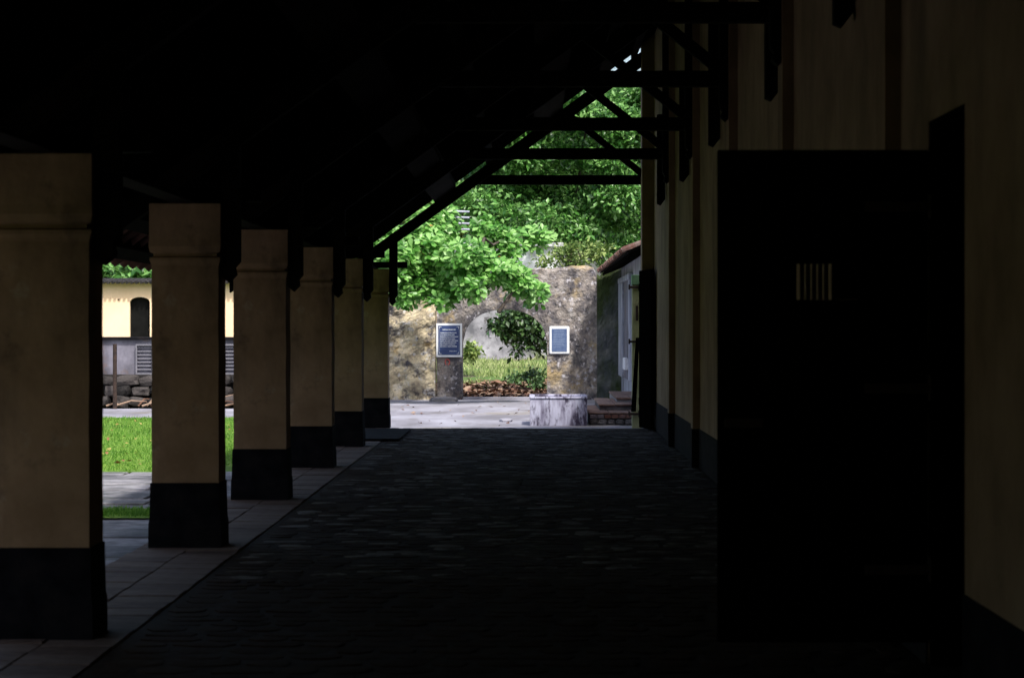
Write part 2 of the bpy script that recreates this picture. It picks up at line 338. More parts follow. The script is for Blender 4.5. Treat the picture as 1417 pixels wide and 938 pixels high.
# ================================================================== PILLARS
D1, DS = 11.55, 4.75
DEP = [11.55, 16.3, 20.75, 25.45, 29.9, 35.3]
mb = MB(); mb.square_rings([(.246,0),(.244,.17),(.239,.19),(.236,.30),(.234,.435),(.228,.44)], 0, 0)
pl = mb.build('plinth', M['black_paint']); pl_me = pl.data; bpy.data.objects.remove(pl)
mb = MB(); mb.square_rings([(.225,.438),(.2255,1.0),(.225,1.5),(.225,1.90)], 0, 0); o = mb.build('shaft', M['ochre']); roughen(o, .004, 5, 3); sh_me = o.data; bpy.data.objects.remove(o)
mb = MB(); mb.square_rings([(.225,1.898),(.229,1.915),(.237,1.935),(.237,1.955),(.213,1.962),(.213,1.982),(.236,1.992),(.243,2.03),(.240,2.075),(.240,2.315),(.236,2.32)], 0, 0); o = mb.build('capital', M['ochre']); cp_me = o.data; bpy.data.objects.remove(o)
PLAB = ['nearest ochre pillar, cut by the left edge of the picture', 'second ochre pillar from the camera, standing free between two slits of lawn',
        'third ochre pillar, right of the narrow slit of lawn', 'fourth ochre pillar, mid-row with its left edge behind a nearer one',
        'fifth ochre pillar, second from the bright end of the corridor', 'last ochre pillar, brightest, beside the rough pale yard wall']
for i, d in enumerate(DEP):
    r = empty('pillar', (-2.345, d+.185, 0), PLAB[i], 'pillar', 'ochre pillars with black plinths along the corridor')
    link('plinth', pl_me, None, r); link('shaft', sh_me, None, r); link('capital', cp_me, None, r)

# ================================================================== ROOF AND TRUSSES
def zr(x): return EYE + 1.20 + .729*(x+2.375)        # underside of the roof
roof = empty('corridor_roof', (-2.4, 12, zr(-2.4)), 'black sloping lean-to roof over the whole corridor', 'roof'); rl = Vector(roof.location)
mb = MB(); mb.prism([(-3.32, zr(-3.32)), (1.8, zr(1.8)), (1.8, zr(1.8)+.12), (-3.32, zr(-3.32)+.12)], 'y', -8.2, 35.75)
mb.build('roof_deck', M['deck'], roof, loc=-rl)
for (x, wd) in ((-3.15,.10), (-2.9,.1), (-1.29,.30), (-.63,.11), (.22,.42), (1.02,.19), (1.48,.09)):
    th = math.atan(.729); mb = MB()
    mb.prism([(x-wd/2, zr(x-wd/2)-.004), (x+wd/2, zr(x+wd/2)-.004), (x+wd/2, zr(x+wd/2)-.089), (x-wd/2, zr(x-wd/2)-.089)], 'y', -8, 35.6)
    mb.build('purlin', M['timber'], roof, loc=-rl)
for i in range(1):
    pass
mb = MB()
for i in range(58):   # eave tiles showing scalloped from below
    yy = 12 + i*.42
    mb.tube([(-3.36, yy, zr(-3.36)+.05), (-3.0, yy, zr(-3.0)+.05)], [.09,.085], 8)
o = mb.build('eave_tiles', M['roof_tile'], roof, loc=-rl); o['kind'] = 'stuff'
mb = MB(); mb.box(-2.43, -2.27, -8, 35.4, 2.322, 2.335); mb.build('wall_plate', M['timber'], roof, loc=-rl)
HB = EYE + 2.13
def truss_parts():
    P_ = {}
    top = lambda x: zr(x)-.091; bot = lambda x: zr(x)-.315
    mb = MB(); mb.prism([(-3.2, top(-3.2)), (1.66, top(1.66)), (1.66, bot(1.66)), (-3.2, bot(-3.2)+.06)], 'y', -.065, .065); P_['rafter'] = mb.build('rafter', M['timber'])
    xb = -2.375 + (HB+.2-EYE-1.20)/.729
    mb = MB(); mb.box(xb+.02, 1.70, .067, .175, HB-.07, HB+.068, bev=.008); P_['tie_beam'] = mb.build('tie_beam', M['timber'])
    a = Vector((.50, 0, bot(.5)+.1)); b = Vector((1.62, 0, HB+.06)); t = (b-a).normalized(); n = Vector((-t.z, 0, t.x))*.048
    mb = MB(); mb.prism([(a+n).xz[:], (b+n).xz[:], (b-n).xz[:], (a-n).xz[:]] if False else [((a+n).x,(a+n).z), ((b+n).x,(b+n).z), ((b-n).x,(b-n).z), ((a-n).x,(a-n).z)], 'y', -.045, .05); P_['strut'] = mb.build('strut', M['timber'])
    z0 = EYE+1.75
    mb = MB(); mb.prism([(1.60, bot(1.6)+.1), (1.60, z0+.13), (1.628, z0+.09), (1.61, z0+.04), (1.655, z0), (1.70, z0+.05), (1.70, bot(1.7)+.1)], 'y', -.065, .064); P_['wall_post'] = mb.build('wall_post', M['timber'])
    z0 = EYE+.29
    mb = MB(); mb.prism([(-2.105, bot(-2.1)+.1), (-2.105, z0+.04), (-2.06, z0), (-2.01, z0+.05), (-2.02, z0+.10), (-1.985, z0+.14), (-1.985, bot(-2)+.1)], 'y', -.066, .062); P_['pillar_post'] = mb.build('pillar_post', M['timber'])
    mb = MB(); mb.box(-2.80, -1.85, .068, .18, EYE+.838, EYE+.93, bev=.008); P_['bolster'] = mb.build('bolster', M['timber'])
    D = {k: v.data for k, v in P_.items()}
    for v in P_.values(): bpy.data.objects.remove(v)
    return D
TP = truss_parts()
TLAB = ['nearest roof truss, over the pillar cut by the left edge', 'roof truss over the second pillar, tie beam at the very top of the picture',
        'roof truss over the third pillar, highest tie beam crossing the bright gap', 'roof truss over the fourth pillar, second tie beam from the top of the bright gap',
        'roof truss over the fifth pillar, third tie beam down against the trees', 'last roof truss at the open end, lowest tie beam against the green trees']
for i, d in enumerate(DEP):
    r = empty('roof_truss', (-2.1, d+.1, 0), TLAB[i], 'roof truss', 'blackened timber roof trusses')
    for k, me in TP.items(): link(k, me, None, r, (2.1, 0, 0))
for i, (d, zb) in enumerate(((13.2,1.62),(17.1,1.58),(22.6,1.66),(27.1,1.6),(32.0,1.58))):
    mb = MB(); z0 = EYE+zb; mb.prism([(-.075, z0+1.2), (-.075, z0+.02), (-.03, z0), (.03, z0+.08), (.03, z0+1.2)], 'y', -.05, .05)
    o = mb.build('wall_bracket', M['timber'], loc=(1.71, d, 0))
    tag(o, ['dark timber bracket high on the wall at the top edge, above the open door', 'dark timber bracket on the wall above the left half of the open door',
            'dark timber bracket on the wall just left above the open door', 'dark timber bracket on the wall, fourth from the camera', 'last small timber bracket on the wall towards the bright end'][i], 'bracket', 'timber brackets hanging on the right wall')

# ================================================================== CELL BLOCK (right wall)
WX = 1.75
cell = empty('cell_block', (WX, 20, 0), 'long ochre cell block wall with black plinth on the right', 'building'); cl = Vector(cell.location)
DN, DFR, DT = 9.82, 10.72, EYE+.90
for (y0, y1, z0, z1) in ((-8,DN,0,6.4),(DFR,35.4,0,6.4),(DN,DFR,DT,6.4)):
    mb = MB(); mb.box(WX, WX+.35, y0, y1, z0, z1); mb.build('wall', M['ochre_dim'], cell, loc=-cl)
for (y0, y1) in ((-8, DN-.002), (DFR+.002, 35.35)):
    mb = MB(); mb.box(WX-.012, WX+.1, y0, y1, 0, .41, bev=.003); mb.build('plinth', M['black_paint'], cell, loc=-cl)
for d in DEP[:5] + [7.0]:
    mb = MB(); mb.box(WX-.075, WX+.05, d-.02, d+.28, .412, 6.2); p = mb.build('pilaster', M['ochre_dim'], cell, loc=-cl)
    mb = MB(); mb.box(WX-.085, WX+.05, d-.03, d+.29, 0, .411); mb.build('plinth', M['black_paint'], p)
    p.children[0].location = (0,0,0)
mb = MB(); mb.box(1.575, WX+.05, 35.05, 35.5, .412, 6.2); p = mb.build('pilaster', M['ochre_dim'], cell, loc=-cl)
# closed dark room behind
mb = MB(); mb.box(5.6, 5.8, -8, 35.4, 0, 6.4); mb.build('back_wall', M['void'], cell, loc=-cl)
mb = MB(); mb.box(WX+.35, 5.6, 35.2, 35.4, 0, 6.4); mb.build('end_wall', M['ochre_dim'], cell, loc=-cl)
mb = MB(); mb.box(WX+.35, 5.6, -8, -7.8, 0, 6.4); mb.build('end_wall', M['void'], cell, loc=-cl)
mb = MB(); mb.box(WX+.02, 5.9, -8.2, 35.6, 6.402, 6.6); mb.build('roof', M['roof_tile'], cell, loc=-cl)
mb = MB(); mb.box(WX+.36, 5.6, 7.5, 7.6, 0, 6.3); mb.build('partition', M['void'], cell, loc=-cl)
mb = MB(); mb.box(WX+.36, 5.6, 13, 13.1, 0, 6.3); mb.build('partition', M['void'], cell, loc=-cl)
def under(part, par):
    if 'category' in part: del part['category']
    if 'kind' in part: del part['kind']
    if 'group' in part: del part['group']
    part.parent = par; part.location = Vector(part.location)-Vector(par.location)
under(roof, cell)
# unseen left wall and end wall, added to dim the near end of the corridor
lw = empty('added_side_wall', (-2.8, 2, 0), 'plain ochre side wall added out of view before the first pillar to dim the corridor', 'wall')
mb = MB(); mb.box(-2.80, -2.62, -8, 5.6, -.15, 2.3); mb.build('wall', M['ochre_dim'], lw, loc=(2.8,-2,0))
ew = empty('added_end_wall', (0, -8.1, 0), 'ochre end wall added behind the camera to keep light out of the corridor', 'wall')
mb = MB(); mb.prism([(-2.8,0),(1.74,0),(1.74,zr(1.74)-.01),(-2.8,zr(-2.8)-.01)], 'y', 0, .2); mb.build('wall', M['ochre_dim'], ew, loc=(0,-.1,0))

# ---- the open cell door, hinged at the far jamb and swung across the corridor
def cell_door(name, loc, rot, label):
    r = empty(name, loc, label, 'door'); r.rotation_euler = rot
    W, H, z0 = .93, 2.274, .10         # leaf runs from x=0 (hinge) to x=-W
    wx0, wx1, wz0, wz1 = -.582, -.422, EYE+.112, EYE+.272
    n = 6; edges = [-W*i/n for i in range(n+1)]
    for i in range(n):                 # boards, cut round the barred opening
        a, b = edges[i+1]+.0004, edges[i]-.0004
        spans = [(z0, H)]
        if a < wx1 and b > wx0: 
            mb = MB()
            mb.box(a, b, .0, .04, z0, wz0, bev=.003); mb.box(a, b, .0, .04, wz1, H, bev=.003)
            if a < wx0: mb.box(a, wx0, .002, .038, wz0+.001, wz1-.001)
            if b > wx1: mb.box(wx1, b, .002, .038, wz0+.001, wz1-.001)
        else: mb = MB(); mb.box(a, b, 0, .04, z0, H, bev=.003)
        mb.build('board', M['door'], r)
    for z in (z0+.12, 1.15, H-.22):
        mb = MB(); mb.box(-W+.01, -.01, .041, .065, z, z+.12, bev=.004); mb.build('ledge', M['door'], r)
    fr = MB(); fr.box(wx0-.02, wx1+.02, -.008, .046, wz0-.02, wz0); fr.box(wx0-.02, wx1+.02, -.008, .046, wz1, wz1+.02)
    fr.box(wx0-.02, wx0, -.006, .044, wz0, wz1); fr.box(wx1, wx1+.02, -.006, .044, wz0, wz1); fr.build('window_frame', M['door'], r)
    for k in range(5):
        x = wx0 + (wx1-wx0)*(k+1)/6; mb = MB(); mb.tube([(x,.018,wz0+.001),(x,.018,wz1-.001)], [.0105,.0105], 8); mb.build('bar', M['iron'], r)
    for z in (.4, 1.2, 2.0):
        mb = MB(); mb.box(-.28, .01, -.012, -.001, z, z+.045, bev=.002); mb.tube([(.012,-.004,z-.03),(.012,-.004,z+.075)], [.012,.012], 8); mb.build('hinge', M['iron'], r)
    mb = MB(); mb.box(-W+.03, -W+.2, -.02, -.001, 1.05, 1.09, bev=.003); mb.build('bolt', M['iron'], r)
    return r
cell_door('cell_door', (WX-.005, DFR-.02, 0), (0,0,0), 'black plank cell door with small barred window, open across the corridor')
dr = empty('door_frame', (WX, 10.2, 0), 'dark timber frame of the doorway in the right wall beside the open door', 'door frame')
mb = MB(); mb.box(.005,.25, DN-10.2, DN-10.2+.06, 0, DT-.062); mb.build('jamb', M['door'], dr)
mb = MB(); mb.box(.005,.25, DFR-10.2-.05, DFR-10.2, 0, DT-.062); mb.build('jamb', M['door'], dr)
mb = MB(); mb.box(.005,.25, DN-10.2, DFR-10.2, DT-.06, DT); mb.build('lintel', M['door'], dr)

under(bpy.data.objects['cell_door'], cell); under(dr, cell)
# ---- far door leaf folded back at the end of the wall
fd = empty('far_door', (1.715, 34.35, 0), 'tall black door leaf folded back at the bright end of the right wall', 'door')
ang = math.atan2(.135, .86); fd.rotation_euler = (0,0,ang)
for k in range(5):
    mb = MB(); mb.box(-.05, 0, .17*k+.003, .17*(k+1)-.003, .02, EYE+.79, bev=.003); mb.build('board', M['door'], fd)
for z in (.35, 1.2, 2.0):
    mb = MB(); mb.box(-.06, -.051, .02, .83, z, z+.1, bev=.003); mb.build('ledge', M['door'], fd)

under(fd, cell)
# ================================================================== END OF THE CORRIDOR
gp = empty('door_post', (1.605, 37.5, GZ), 'pale yellow green door post with iron hinges beyond the black door leaf', 'post')
mb = MB(); mb.box(-.075,.075,0,.16,0,2.27, bev=.008); mb.build('post', M['jamb'], gp)
mb = MB(); mb.box(-.082,.082,-.008,.168,2.272,2.43, bev=.008); mb.build('cap', M['green_paint'], gp)
for z in (.26, 1.38, 2.22):
    mb = MB(); mb.box(-.12,.08,-.03,-.009,z,z+.035, bev=.003); mb.tube([(-.12,-.02,z-.02),(-.12,-.02,z+.06)],[.014,.014],8); mb.box(.02,.075,-.045,-.01,z-.03,z+.07,bev=.004); mb.build('hinge', M['iron'], gp)
mb = MB(); mb.box(-.02,.02,-.012,.004,1.72,1.95); mb.build('bolt_slot', M['iron'], gp)
# leaning boards
lb = empty('leaning_board', (1.56, 37.3, -.02), 'black plank leaning against the pale door post beside the steps', 'plank')
mb = MB(); mb.prism([(0,.0+.19),(.075,.19),(.13,1.33),(.075,1.33)], 'y', -.03, .0); mb.build('plank', M['door'], lb, loc=(-.055,0,0))
# trough
tr = empty('stone_trough', (.415, 40.35, GZ), 'low whitewashed concrete trough with dark streaks standing on the yard edge', 'trough')
mb = MB(); x0, x1, y0, y1, h = -.47, .47, -.55, .95, .44
mb.box(x0, x1, y0, y0+.08, 0, h); mb.box(x0, x1, y1-.08, y1, 0, h); mb.box(x0, x0+.08, y0+.08, y1-.08, 0, h-.003); mb.box(x1-.08, x1, y0+.08, y1-.08, 0, h-.003)
mb.box(x0+.08, x1-.08, y0+.08, y1-.08, 0, .3)
o = mb.build('basin', M['trough'], tr); 
mb = MB()
mb.box(x0-.012, x1+.012, y0-.015, y0+.085, h+.001, h+.035, bev=.006); mb.box(x0-.012, x1+.012, y1-.085, y1+.01, h+.001, h+.035, bev=.006)
mb.box(x0-.012, x0+.085, y0+.086, y1-.086, h+.001, h+.034, bev=.006); mb.box(x1-.085, x1+.012, y0+.086, y1-.086, h+.001, h+.034, bev=.006)
mb.build('rim', M['trough'], tr)
# steps to the annex
st = empty('stone_steps', (1.4, 41, GZ), 'worn terracotta topped steps of rubble and brick right of the trough', 'steps'); so = Vector(st.location)
def step(x0, x1, y0, y1, z1, stones=True):
    mb = MB(); mb.box(x0, x1, y0, y1, GZ, z1-.035); mb.build('riser', M['stone'], st, loc=-so)
    nx = 3 if x1-x0 > .7 else 2
    for i in range(nx):
        a, b = x0-.02+(x1-x0+.02)*i/nx, x0-.02+(x1-x0+.02)*(i+1)/nx
        for j in range(3):
            c, e = y0-.03+(y1-y0)*j/3, y0-.03+(y1-y0)*(j+1)/3
            mb = MB(); mb.box(a+.004, b-.004, c+.004, e-.004, z1-.034, z1+random.uniform(-.006,.004), bev=.008); mb.build('tread_tile', M['terracotta'], st, loc=-so)
step(.93, 1.945, 40.0, 43.6, .067); step(1.126, 1.945, 41.0, 44.4, .166); step(1.454, 1.945, 42.0, 46.2, .246)
for i in range(8):
    mb = MB(); mb.box(-.055,.055,-.03,.03,-.028,.028, bev=.006); o = mb.build('brick', M['brick'], st); o.location = Vector((.99+i*.12, 39.985, -.005)) - so
for i in range(7):
    me = stone_mesh('rubble', random.uniform(.12,.17), .09, random.uniform(.07,.10), i, M['stone']); link('rubble', me, None, st, Vector((1.0+i*.145, 39.985, -.095)) - so, (0, random.uniform(-.2,.2), 0))
# loose bits in the yard
me = stone_mesh('kerb_block', .62, .45, .14, 3, M['stone'], .05, 3)
o = link('kerb_block', me, M['ruin_pale'], loc=(-1.95, 52.6, GZ+.03)); tag(o, 'low pale stone block at the foot of the wall under the blue sign', 'stone block')
me = stone_mesh('flat_stone', .22, .5, .07, 9, M['concrete'], .05, 3)
o = link('flat_stone', me, None, loc=(-.47, 41.6, GZ+.02)); tag(o, 'small flat pale stone on the yard left of the trough', 'stone')

# ================================================================== RUINED GATE WALL WITH ARCH
GD = 53.7; gw = empty('gate_wall', (-.6, GD, GZ), 'weathered ruined masonry wall pierced by a wide archway', 'wall'); go = Vector(gw.location)
ax0, ax1 = P(640,0,GD).x, P(757,0,GD).x; acx = (ax0+ax1)/2; aw = (ax1-ax0)/2
spring, rise = P(0,474,GD).z, .73
def arch(x): 
    t = (x-acx)/aw; return spring + rise*math.sqrt(max(0, 1-abs(t)**2.3))
def topz(x):
    px = 738 + x*F/GD
    pts = [(300,425),(540,405),(600,396),(640,388),(690,380),(716,372),(760,371),(800,368),(822,369),(829,385),(836,372),(862,350),(900,350),(1000,350)]
    for (a, pa), (b, pb) in zip(pts, pts[1:]):
        if px <= b: t = (px-a)/(b-a); return P(0, pa+(pb-pa)*max(0,t), GD).z + .05*noise.noise(Vector((x*4, 3, 0)))
    return P(0,350,GD).z
def wallstrip(name, x0, x1, lo, m, y0=GD, th=.5, amp=.035, sc=3.5, cell=.07):
    nx = max(2, int((x1-x0)/cell)); b = bmesh.new(); nz = int(3.1/cell)
    fr, bk = [], []
    for i in range(nx+1):
        x = x0+(x1-x0)*i/nx; z0 = lo(x); z1 = topz(x); cf = []; cb = []
        for j in range(nz+1):
            z = z0+(z1-z0)*j/nz; p = Vector((x, y0, z))
            dsp = amp*(noise.fractal(p*sc, 1.0, 2.0, 4)) + amp*.7*noise.noise(p*1.2)
            if j == nz: dsp += .05
            cf.append(b.verts.new((x, y0+dsp, z))); cb.append(b.verts.new((x, y0+th, z)))
        fr.append(cf); bk.append(cb)
    for i in range(nx):
        for j in range(nz):
            b.faces.new((fr[i][j], fr[i+1][j], fr[i+1][j+1], fr[i][j+1])); 
        b.faces.new((bk[i][0], bk[i][nz], bk[i+1][nz], bk[i+1][0]) ) if lo(x0) == lo(x1) and name != 'arch_head' else [b.faces.new((bk[i][j], bk[i][j+1], bk[i+1][j+1], bk[i+1][j])) for j in range(nz)]
        b.faces.new((fr[i][nz], fr[i+1][nz], bk[i+1][nz], bk[i][nz])); b.faces.new((fr[i][0], bk[i][0], bk[i+1][0], fr[i+1][0]))
    for i in (0, nx):
        for j in range(nz): b.faces.new((fr[i][j], fr[i][j+1], bk[i][j+1], bk[i][j]) if i == 0 else (fr[i][j], bk[i][j], bk[i][j+1], fr[i][j+1]))
    bmesh.ops.recalc_face_normals(b, faces=b.faces)
    me = bpy.data.meshes.new(name); b.to_mesh(me); b.free(); return link(name, me, m, gw, -go)
base = lambda x: GZ-.1
xs = P(603.5,0,GD).x
wallstrip('rough_section', -4.8, xs-.012, base, M['ruin_pale'], GD-.12, .6, .10, 3.0, .06)
wallstrip('left_pier', xs+.012, ax0, base, M['ruin'], GD, .5, .03)
wallstrip('arch_head', ax0, ax1, arch, M['ruin'], GD, .5, .03)
x2 = P(826,0,GD).x
wallstrip('right_pier', ax1, x2, base, M['ruin'], GD, .5, .03)
wallstrip('mossy_section', x2, 3.4, base, M['moss'], GD-.03, .5, .04)
# low threshold in the arch
mb = MB(); mb.box(ax0, ax1, GD+.05, GD+.5, GZ-.05, GZ+.05, bev=.01); mb.build('threshold', M['concrete'], gw, loc=-go)
# plants on the wall top are made with the shrubs
# signs
def sign(px0, px1, py0, py1, label, frame, blue, let, rounded, lines):
    a = P(px0, py1, GD-.06); b = P(px1, py0, GD-.06); w_, h_ = b.x-a.x, b.z-a.z
    r = empty('information_sign', (a.x, GD-.06, a.z), label, 'sign')
    mb = MB(); mb.box(0, w_, 0, .05, 0, h_, bev=.02 if rounded else .004); mb.build('frame', M['sign_white'], r)
    mb = MB(); mb.box(frame, w_-frame, -.006, .01, frame, h_-frame, bev=.002); mb.build('panel', M[blue], r)
    mb = MB(); iw = w_-2*frame; ih = h_-2*frame
    for (y_, x_0, x_1, hh) in lines:
        x = frame+iw*x_0; xe = frame+iw*x_1; z = frame+ih*y_
        while x < xe:
            ww = min(random.uniform(.012,.035), xe-x)
            k = x
            while k < x+ww-.003:     # letter strokes
                q = random.uniform(.0045,.008); mb.box(k, k+q, -.0085, -.0062, z, z+hh*random.uniform(.75,1.1)); k += q+.0022
            x += ww+.006
    mb.build('lettering', M[let], r)['kind'] = 'stuff'
    return r, iw, ih
fr_ = .045
b_ = bmesh.new()
red = mat('red_paint', [(.45,.05,.04),(.6,.1,.08)], 6, .7, 0)
b_.free(); mb = MB(); c_ = P(619,501,GD-.035); mb.tube([Vector((c_.x+.05*math.cos(a), GD-.035, c_.z+.065*math.sin(a))) for a in [k*.55-1.2 for k in range(11)]], [.009]*11, 5)
mb.build('red_paint_mark', red, gw, loc=-go)
r, iw, ih = sign(603.5, 639.5, 447.5, 494, 'larger blue information sign in white frame, left of the archway', fr_, 'sign_blue', 'letter', False,
     [(.84,.20,.80,.026)] + [(.735-.066*i, .09, [.84,.75,.90,.77,.92,.82,.78,.85][i], .021) for i in range(8)] + [(.12,.52,.83,.018)])
mb = MB()
for (cx, cz, sx, sz) in ((0,0,1,1),(1,0,-1,1),(0,1,1,-1),(1,1,-1,-1)):
    X = fr_+.025+cx*(iw-.05); Z = fr_+.025+cz*(ih-.05)
    mb.box(min(X, X+sx*.05), max(X, X+sx*.05), -.0085, -.0062, min(Z, Z+sz*.010), max(Z, Z+sz*.010))
    mb.box(min(X, X+sx*.010), max(X, X+sx*.010), -.0088, -.0062, min(Z+sz*.011, Z+sz*.05), max(Z+sz*.011, Z+sz*.05))
for k in (0, 1):
    mb.box(fr_+.018+k*(iw-.04), fr_+.022+k*(iw-.04), -.0085, -.0062, fr_+.09, fr_+ih-.09)
mb.build('corner_ornament', M['letter'], r)['kind'] = 'stuff'
r, iw, ih = sign(760, 788, 451.5, 490, 'smaller faded blue sign with rounded white frame, right of the archway', .055, 'sign_blue2', 'letter2', True,
     [(.88,.15,.85,.018)] + [(.78-.075*i, .12, [.8,.86,.7,.88,.82,.86,.78,.84,.6][i], .016) for i in range(9)])

# ================================================================== ANNEX ON THE RIGHT (side building with tiled eave)
an = empty('annex', (1.95, 46, GZ), 'low side building with clay tiled eave and pale blue wall on the right', 'building'); ao = Vector(an.location)
mb = MB(); mb.box(1.95, 2.2, 38.5, 53.55, GZ, 2.9); mb.build('wall', M['annex'], an, loc=-ao)
mb = MB(); mb.box(1.87, 1.949, 47.3, 47.7, .40, 2.40, bev=.01); mb.box(1.87, 1.949, 51.0, 53.3, .40, 2.40, bev=.01); mb.box(1.86, 1.948, 47.3, 53.3, 2.402, 2.52, bev=.01)
mb.build('door_surround', M['annex'], an, loc=-ao)
mb = MB(); mb.box(1.91, 1.9495, 47.71, 50.99, .40, 2.40); mb.build('door', M['grey_wall'], an, loc=-ao)
mb = MB(); mb.box(1.83, 1.9095, 48.6, 49.6, .60, .84, bev=.01); mb.build('white_box', M['white'], an, loc=-ao)
EX, EZ = 1.475, 2.64; slope = .42
mb = MB(); mb.prism([(EX, EZ), (4.5, EZ+slope*(4.5-EX)), (4.5, EZ+slope*(4.5-EX)+.03), (EX, EZ+.03)], 'y', 38.0, 53.55); mb.build('roof_board', M['timber'], an, loc=-ao)
def tile_mesh():
    b = bmesh.new(); n = 6; rows = []
    for (yy, r, dz) in ((0,.078,0),(1,.062,0)):
        o_ = [b.verts.new((yy, r*math.cos(math.pi*k/n), r*math.sin(math.pi*k/n)+dz)) for k in range(n+1)]
        i_ = [b.verts.new((yy, (r-.014)*math.cos(math.pi*k/n), (r-.014)*math.sin(math.pi*k/n)+dz)) for k in range(n+1)]
        rows.append((o_, i_))
    (o0,i0),(o1,i1) = rows
    for k in range(n):
        b.faces.new((o0[k],o0[k+1],o1[k+1],o1[k])); b.faces.new((i0[k+1],i0[k],i1[k],i1[k+1])); b.faces.new((o0[k+1],o0[k],i0[k],i0[k+1]))
    me = bpy.data.meshes.new('roof_tile'); b.to_mesh(me); b.free(); me.materials.append(M['roof_tile']); return me
tm = tile_mesh()
for i in range(84):
    yy = 38.05+i*.182
    for j in range(2):
        x = EX-.06+j*.42
        o = link('roof_tile', tm, None, an, Vector((x, yy, EZ+.035+slope*(x-EX)+j*.02+random.uniform(-.006,.006)))-ao, (0, -math.atan(slope)+random.uniform(-.02,.02), random.uniform(-.02,.02))); o.scale = (.5, 1.12, 1)
for i in range(25):
    mb = MB(); yy = 38.2+i*.6; mb.prism([(EX+.03, EZ-.005+.0), (1.94, EZ-.005+slope*(1.94-EX)), (1.94, EZ-.085+slope*(1.94-EX)), (EX+.03, EZ-.065)], 'y', yy, yy+.06); mb.build('rafter', M['timber'], an, loc=-ao)

# ================================================================== WHITEWASHED BUILDING BEHIND THE GATE
wb = empty('whitewashed_building', (-.8, 70, .7), 'small whitewashed building glimpsed through leaves behind the gate wall', 'building'); wo = Vector(wb.location)
x0, x1 = P(622,0,70).x, P(775,0,70).x
pale = mat('pale_lichened_stone', [(.12,.12,.135),(.26,.255,.28),(.42,.415,.45)], 1.8, .95, .6, 8, coord='World', extra=[((.10,.13,.06),1.3,.52,.64), ((.10,.095,.10),3.5,.56,.66)])
mb = MB(); mb.box(x0, x1, 70, 73, .3, P(0,400,70).z); mb.build('base_wall', pale, wb, loc=-wo)
mb = MB(); mb.box(x0+.02, x1-.02, 70.02, 73, P(0,400,70).z+.001, P(0,342,70).z); mb.build('wall', M['white'], wb, loc=-wo)
mb = MB(); mb.box(x0-.1, x1+.1, 69.85, 73.1, P(0,342,70).z+.002, P(0,336,70).z, bev=.02); mb.build('parapet', M['white'], wb, loc=-wo)
# white slats of a shutter among the leaves
ls = empty('white_louvre', P(632,305,51.3), 'pale slatted louvre showing white among the leaves above the wall', 'louvre')
for k in range(4):
    mb = MB(); mb.box(-.27,.27,-.03,.03,-.010,.010); mb.build('slat', M['annex'], ls, loc=(0,0,.19-.125*k), rot=(.5, .035, 0))
mb = MB(); mb.box(-.02,.02,.035,.06,-.24,.24); mb.build('batten', M['green_paint'], ls)

# ================================================================== LEFT YARD: low wall, rubble, pole, far building
LW = 48.6
yw = empty('yard_wall', (-8, LW, GZ), 'low grey stained yard wall with louvred vents across the lawn', 'wall'); yo = Vector(yw.location)
zt = P(0,470,LW).z; zb = P(0,518,LW).z
mb = MB(); mb.box(-16, -5.3, LW, LW+.3, zb, zt); mb.build('wall', M['grey_wall'], yw, loc=-yo)
mb = MB(); mb.box(-16.1, -5.2, LW-.08, LW+.35, zt+.001, zt+.055, bev=.01); mb.build('coping', M['black_paint'], yw, loc=-yo)
for (pa, pb) in ((190.5,210.5),(311,331),(88,108)):
    a, b = P(pa,0,LW).x, P(pb,0,LW).x
    for k in range(7):
        z = P(0, 481+5.0*k, LW).z; mb = MB(); mb.box(a, b, LW-.045, LW-.002, z-.013, z+.013); mb.build('slat', M['slat'], yw, loc=-yo, rot=(0,0,0))
    mb = MB(); mb.box(a-.03, a-.002, LW-.08, LW-.001, P(0,516,LW).z, P(0,478,LW).z); mb.box(b+.002, b+.03, LW-.08, LW-.001, P(0,516,LW).z, P(0,478,LW).z); mb.box(a-.03,b+.03,LW-.078,LW-.001,P(0,516,LW).z-.03,P(0,516,LW).z+.004); mb.box(a-.03,b+.03,LW-.078,LW-.001,P(0,478,LW).z-.004,P(0,478,LW).z+.03); mb.build('vent_frame', M['slat'], yw, loc=-yo)
mb = MB(); mb.box(-16, -5.3, LW-.1, LW+.32, GZ-.05, zb-.001); mb.build('footing', M['dark_stone'], yw, loc=-yo)
smesh = [stone_mesh('stone', .34+.06*(k%3), .3, .22+.04*(k%2), k, M['dark_stone'], .15) for k in range(6)]
for row in range(3):
    x = -9.6+random.uniform(0,.2)
    while x < -5.4:
        wdt = random.uniform(.26,.44); zz = GZ+.12+row*.21
        o = link('stone', random.choice(smesh), None, yw, Vector((x, LW-.12-random.uniform(0,.05)-(.1*(2-row)), zz))-yo, (random.uniform(-.2,.2), random.uniform(-.25,.25), random.uniform(-.3,.3))); o.scale = (wdt/.38, 1, random.uniform(.75,1.05)); x += wdt
pm = empty('iron_pole', P(159,0,47.8)*1.0, 'thin dark pole standing before the low grey yard wall', 'pole'); pm.location.z = GZ
mb = MB(); mb.tube([(0,0,0),(0,0,1.28)], [.042,.04], 10); mb.build('shaft', M['iron'], pm)

mb = MB()
for k in range(26):
    x = random.uniform(-8.9,-5.6); a = random.uniform(-1,1); l = random.uniform(.25,.7); yy = 48.1+random.uniform(-.15,.15)
    mb.tube([(x,yy,GZ+.05), (x+l*.5*math.cos(a),yy+.05,GZ+.1+abs(l*.3*math.sin(a))), (x+l*math.cos(a),yy,GZ+.05+abs(l*.5*math.sin(a)))], [.02,.016,.008], 5)
tag(mb.build('dead_branches', M['litter']), 'tangle of dead branches on rubble under the yard wall', 'branches', kind='stuff')
